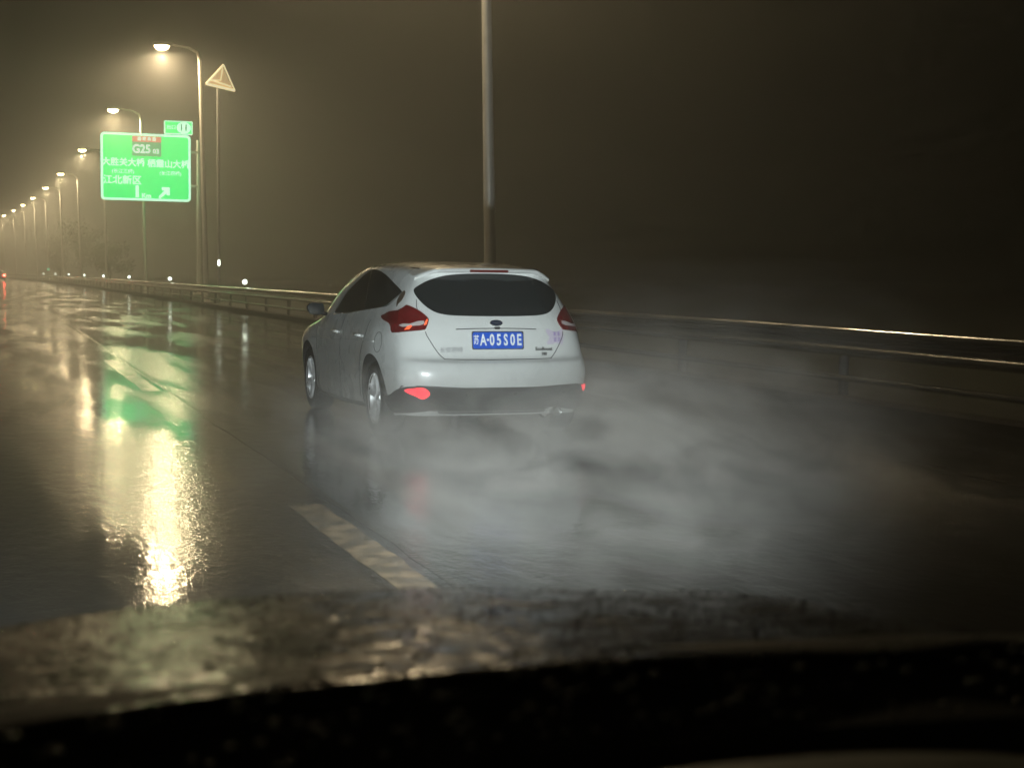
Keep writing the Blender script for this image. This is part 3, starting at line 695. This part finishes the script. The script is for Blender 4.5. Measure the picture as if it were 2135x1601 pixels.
# ------------------------------------------------------------------ the viewer's own car: bonnet, dashboard, wiper, headlamps
def viewer_car():
    VX = .42
    g = tag(empty('viewer_car', (VX, 0, 0)), 'dark rain beaded bonnet and dashboard of the car the view is taken from', 'car')
    m_bon = M('black wet bonnet paint', (.007, .007, .007), .2, coat=0, var=.4, vscale=5, bump=.55, bscale=24, rvar=.08, spec=.13)
    m_dash = M('dark grained dashboard', (.11, .112, .085), .6, var=.6, vscale=9, bump=.25, bscale=160, spec=.3)
    # bonnet: curved sheet from the cowl to the nose
    v = []; f = []; nx, ny = 40, 26
    for j in range(ny+1):
        t = j/ny
        for i in range(nx+1):
            u = -1 + 2*i/nx; x = u*.92
            y = 1.24 - .09*u*u + t*(1.23 - .33*abs(u)**2.6)
            z = 1.0 - .10*t - .10*t**3 - .05*u*u - .035*abs(u)**6 + .014*math.exp(-((abs(u) - .62)/.09)**2)*(1 - t*.6)
            if t > .93: z -= (t - .93)**1.5 * 5
            v.append((x, y, z))
    for j in range(ny):
        for i in range(nx): f.append((j*(nx+1)+i, j*(nx+1)+i+1, (j+1)*(nx+1)+i+1, (j+1)*(nx+1)+i))
    o = mesh_obj('bonnet', v, f, m_bon, g, True); sm = o.modifiers.new('s', 'SOLIDIFY'); sm.thickness = .02; sm.offset = -1
    # front end below the bonnet
    v = []; f = []
    for i in range(nx+1):
        u = -1 + 2*i/nx; y = 1.05 + (1.42 - .42*abs(u)**2.6); x = u*.92
        v += [(x, y - .03, .70), (x, y, .60), (x, y - .02, .35), (x*.97, y - .12, .22)]
    for i in range(nx):
        for k in range(3): f.append((4*i+k, 4*i+k+1, 4*i+5+k, 4*i+4+k))
    mesh_obj('front_bumper', v, f, m_bon, g, True)
    # dashboard top
    v = []; f = []
    for j in range(13):
        t = j/12
        for i in range(31):
            u = -1 + 2*i/30; x = u*.74
            y = .42 + t*(.60 - .16*u*u); z = .945 + .045*math.sin(t*2.6) + .012*math.sin(u*4 + .5) - .06*abs(u)**4
            v.append((x, y, z))
    for j in range(12):
        for i in range(30): f.append((j*31+i, j*31+i+1, (j+1)*31+i+1, (j+1)*31+i))
    o = mesh_obj('dashboard', v, f, m_dash, g, True); sm = o.modifiers.new('s', 'SOLIDIFY'); sm.thickness = .03; sm.offset = -1
    # black cowl panel between screen and bonnet
    v = []; f = []
    for j in range(9):
        t = j/8
        for i in range(31):
            u = -1 + 2*i/30
            v.append((u*.86, 1.145 + t*.19 - .105*u*u, .958 + .042*t - .05*max(0, t - .8) - .02*abs(u)**4))
    for j in range(8):
        for i in range(30): f.append((j*31+i, j*31+i+1, (j+1)*31+i+1, (j+1)*31+i))
    mesh_obj('cowl', v, f, m_dash, g, True)
    # bulkhead closing the engine bay under the cowl
    v = []; f = []
    for i in range(31):
        u = -1 + 2*i/30
        v += [(u*.86, 1.150 - .105*u*u, .957 - .02*abs(u)**4), (u*.86, 1.13 - .105*u*u, .62), (u*.86, 1.13 - .105*u*u, .25)]
    for i in range(30):
        for k in range(2): f.append((3*i+k, 3*i+k+1, 3*i+4+k, 3*i+3+k))
    mesh_obj('bulkhead', v, f, m_dash, g, True)
    # wiper lying at the foot of the screen, its blade end catching the light
    MB().tube([(-.20, 1.245, 1.004), (-.15, 1.25, 1.006), (-.09, 1.255, 1.006)], [.0012, .0028, .0012], 8).build('wiper', m_galv, g, True)
    # beads of rain standing on the bonnet
    rnd = random.Random(5); bv = []; bf = []
    for k in range(5200):
        u = rnd.uniform(-.95, .95); t = rnd.uniform(.02, .93)
        y = 1.24 - .09*u*u + t*(1.23 - .33*abs(u)**2.6)
        z = 1.0 - .10*t - .10*t**3 - .05*u*u - .035*abs(u)**6 + .014*math.exp(-((abs(u) - .62)/.09)**2)*(1 - t*.6)
        r = rnd.uniform(.0007, .0020) * (1.7 if rnd.random() < .06 else 1); b = len(bv)
        for (rr, h) in ((1, 0), (.85, .38), (.5, .6)):
            for q in range(8): a = 2*math.pi*q/8 + k; bv.append((u*.92 + math.cos(a)*r*rr, y + math.sin(a)*r*rr*1.2, z + h*r))
        bv.append((u*.92, y, z + .66*r))
        for i in range(2):
            for q in range(8): bf.append((b+i*8+q, b+i*8+(q+1) % 8, b+i*8+8+(q+1) % 8, b+i*8+8+q))
        for q in range(8): bf.append((b+16+q, b+16+(q+1) % 8, b+24))
    wb = mesh_obj('water_beads', bv, bf, M('standing water bead', (.012, .012, .012), .03, spec=.7), None, True, 70)
    wb.location = (VX, 0, 0); wb['kind'] = 'stuff'; wb['label'] = 'beads of rain water covering the dark bonnet'; wb['category'] = 'water beads'
    mh = M('lit headlamp', (.9, .9, .9), .2, emis=(.85, .93, 1), es=6)
    for s in (-1, 1):
        hx = s*.66
        MB().bbox((hx - .17, 2.10, .60), (hx + .17, 2.34, .70), .03).build('headlight', mh, g)
        ld = bpy.data.lights.new('headlamp_beam', 'SPOT'); ld.energy = HEAD_W; ld.color = (.88, .97, .98)
        ld.spot_size = R(64); ld.spot_blend = .8; ld.shadow_soft_size = .06
        lo = bpy.data.objects.new('headlamp_beam', ld); C.objects.link(lo); lo.parent = g
        lo.location = (hx, 2.52, .66)
        tgt = Vector((hx + 1.9, 12.5, .30)); lo.rotation_euler = (tgt - Vector(lo.location)).to_track_quat('-Z', 'Y').to_euler()
    # windscreen pane
    mg = bpy.data.materials.new('windscreen glass'); mg.use_nodes = True; t = mg.node_tree; t.nodes.clear()
    ou = t.nodes.new('ShaderNodeOutputMaterial'); mx = t.nodes.new('ShaderNodeMixShader'); tr = t.nodes.new('ShaderNodeBsdfTransparent'); gl = t.nodes.new('ShaderNodeBsdfGlossy')
    gl.inputs['Roughness'].default_value = .02; tr.inputs[0].default_value = (.96, .97, .96, 1); lw = t.nodes.new('ShaderNodeLayerWeight'); lw.inputs[0].default_value = .5; mu = t.nodes.new('ShaderNodeMath'); mu.operation = 'MULTIPLY'; mu.inputs[1].default_value = .05; t.links.new(lw.outputs['Facing'], mu.inputs[0])
    t.links.new(mu.outputs[0], mx.inputs[0]); t.links.new(tr.outputs[0], mx.inputs[1]); t.links.new(gl.outputs[0], mx.inputs[2]); t.links.new(mx.outputs[0], ou.inputs[0])
    v = []; f = []
    for j in range(9):
        tt = j/8*1.45
        for i in range(17):
            u = -1 + 2*i/16; v.append((u*(.80 - .1*tt), 1.20 - .62*tt - .10*u*u, .93 + .42*tt))
    for j in range(8):
        for i in range(16): f.append((j*17+i, j*17+i+1, (j+1)*17+i+1, (j+1)*17+i))
    mesh_obj('windscreen', v, f, mg, g, True)
viewer_car()

# raindrops on the lower windscreen
def drops():
    rnd = random.Random(11)
    md_ = M('raindrops painted pale as if lit', (.85, .9, .75), .25, spec=.8)  # opaque pale colour paints in the light the drops would catch
    v = []; f = []
    n = Vector((0, .56, .83)).normalized(); ux = Vector((1, 0, 0)); uy = n.cross(ux).normalized()
    for k in range(360):
        u = rnd.uniform(-.9, .85); t = rnd.random() * .34 if k < 300 else rnd.random()**2 * .5
        c = Vector((u*.78 + .42, 1.20 - .62*t - .10*u*u, .93 + .42*t)) + n*.003
        r = rnd.uniform(.0015, .0045) if k < 300 else rnd.uniform(.0003, .0006); b = len(v); N_ = 10
        for (rr, h) in ((1, 0), (.8, .35), (.45, .52)):
            for q in range(N_):
                a = 2*math.pi*q/N_; v.append(c + (ux*math.cos(a) + uy*math.sin(a)*1.15)*r*rr + n*r*h)
        v.append(c + n*r*.6)
        for i in range(2):
            for q in range(N_): f.append((b+i*N_+q, b+i*N_+(q+1) % N_, b+(i+1)*N_+(q+1) % N_, b+(i+1)*N_+q))
        for q in range(N_): f.append((b+2*N_+q, b+2*N_+(q+1) % N_, b+3*N_))
        f.append(tuple(b+q for q in range(N_))[::-1])
    o = mesh_obj('raindrops', v, f, md_, None, True, 60); o['kind'] = 'stuff'; o['label'] = 'small raindrops scattered on the bottom of the windscreen'; o['category'] = 'raindrops'
drops()

# ------------------------------------------------------------------ spray thrown up by the white car
def spray():
    x0, x1, y0, y1, z0, z1 = 1.2, 8.2, 4.2, 15.0, .006, 1.5
    b = MB().box((x0, y0, z0), (x1, y1, z1)); m = bpy.data.materials.new('road spray'); m.use_nodes = True
    t = m.node_tree; t.nodes.clear(); N = t.nodes.new; L = t.links.new
    ou = N('ShaderNodeOutputMaterial'); pv = N('ShaderNodeVolumePrincipled'); L(pv.outputs[0], ou.inputs['Volume'])
    pv.inputs['Color'].default_value = (.93, .91, .87, 1); pv.inputs['Anisotropy'].default_value = .0
    tc = N('ShaderNodeTexCoord')
    def blob(c, s, wgt):
        q = N('ShaderNodeVectorMath'); q.operation = 'SUBTRACT'; L(tc.outputs['Object'], q.inputs[0]); q.inputs[1].default_value = c
        d = N('ShaderNodeVectorMath'); d.operation = 'DIVIDE'; L(q.outputs[0], d.inputs[0]); d.inputs[1].default_value = s
        l = N('ShaderNodeVectorMath'); l.operation = 'DOT_PRODUCT'; L(d.outputs[0], l.inputs[0]); L(d.outputs[0], l.inputs[1])
        e = N('ShaderNodeMath'); e.operation = 'MULTIPLY'; L(l.outputs['Value'], e.inputs[0]); e.inputs[1].default_value = -1
        x = N('ShaderNodeMath'); x.operation = 'EXPONENT'; L(e.outputs[0], x.inputs[0])
        k = N('ShaderNodeMath'); k.operation = 'MULTIPLY'; L(x.outputs[0], k.inputs[0]); k.inputs[1].default_value = wgt; return k.outputs[0]
    parts = [blob((3.0, 10.7, .12), (.42, 1.2, .36), 1.6), blob((4.8, 10.1, .2), (.45, 1.3, .46), 1.7), blob((3.9, 9.6, .1), (1.0, 1.1, .42), 1.1),
             blob((3.6, 8.4, .1), (1.2, 1.7, .46), 1.1), blob((4.4, 9.2, .1), (1.5, 1.6, .45), .6), blob((3.0, 6.6, .1), (.9, 1.2, .30), .5),
             blob((6.0, 10.6, .3), (1.3, 2.4, .7), .5), blob((2.85, 12.6, .1), (.45, 1.8, .28), .7)]
    acc = parts[0]
    for p in parts[1:]:
        a = N('ShaderNodeMath'); a.operation = 'ADD'; L(acc, a.inputs[0]); L(p, a.inputs[1]); acc = a.outputs[0]
    mp = N('ShaderNodeMapping'); mp.inputs['Scale'].default_value = (1.15, .62, 1.8); mp.inputs['Rotation'].default_value = (0, 0, R(-12)); L(tc.outputs['Object'], mp.inputs[0])
    n = N('ShaderNodeTexNoise'); n.inputs['Scale'].default_value = 1.5; n.inputs['Detail'].default_value = 5; n.inputs['Roughness'].default_value = .6; n.inputs['Distortion'].default_value = 1.0; L(mp.outputs[0], n.inputs['Vector'])
    mr = N('ShaderNodeMapRange'); L(n.outputs['Fac'], mr.inputs[0]); mr.inputs[1].default_value = .40; mr.inputs[2].default_value = .64; mr.inputs[3].default_value = .03; mr.inputs[4].default_value = 1.4
    k = N('ShaderNodeMath'); k.operation = 'MULTIPLY'; L(acc, k.inputs[0]); L(mr.outputs[0], k.inputs[1])
    k2 = N('ShaderNodeMath'); k2.operation = 'MULTIPLY'; L(k.outputs[0], k2.inputs[0]); k2.inputs[1].default_value = .36
    L(k2.outputs[0], pv.inputs['Density'])
    o = b.build('road_spray', m); o['kind'] = 'stuff'; o['label'] = 'pale cloud of water spray trailing behind the white car'; o['category'] = 'spray'
    return o
spray()

# ------------------------------------------------------------------ haze
hz = MB().box((-330, -60, -1.2), (230, 520, 13.2)).build('haze', None); hz['kind'] = 'stuff'
m = bpy.data.materials.new('haze'); m.use_nodes = True; t = m.node_tree; t.nodes.clear()
ou = t.nodes.new('ShaderNodeOutputMaterial'); pv = t.nodes.new('ShaderNodeVolumePrincipled'); t.links.new(pv.outputs[0], ou.inputs['Volume'])
pv.inputs['Color'].default_value = (.92, .93, .90, 1); pv.inputs['Density'].default_value = HAZE_D; pv.inputs['Anisotropy'].default_value = .78
hz.data.materials.append(m)
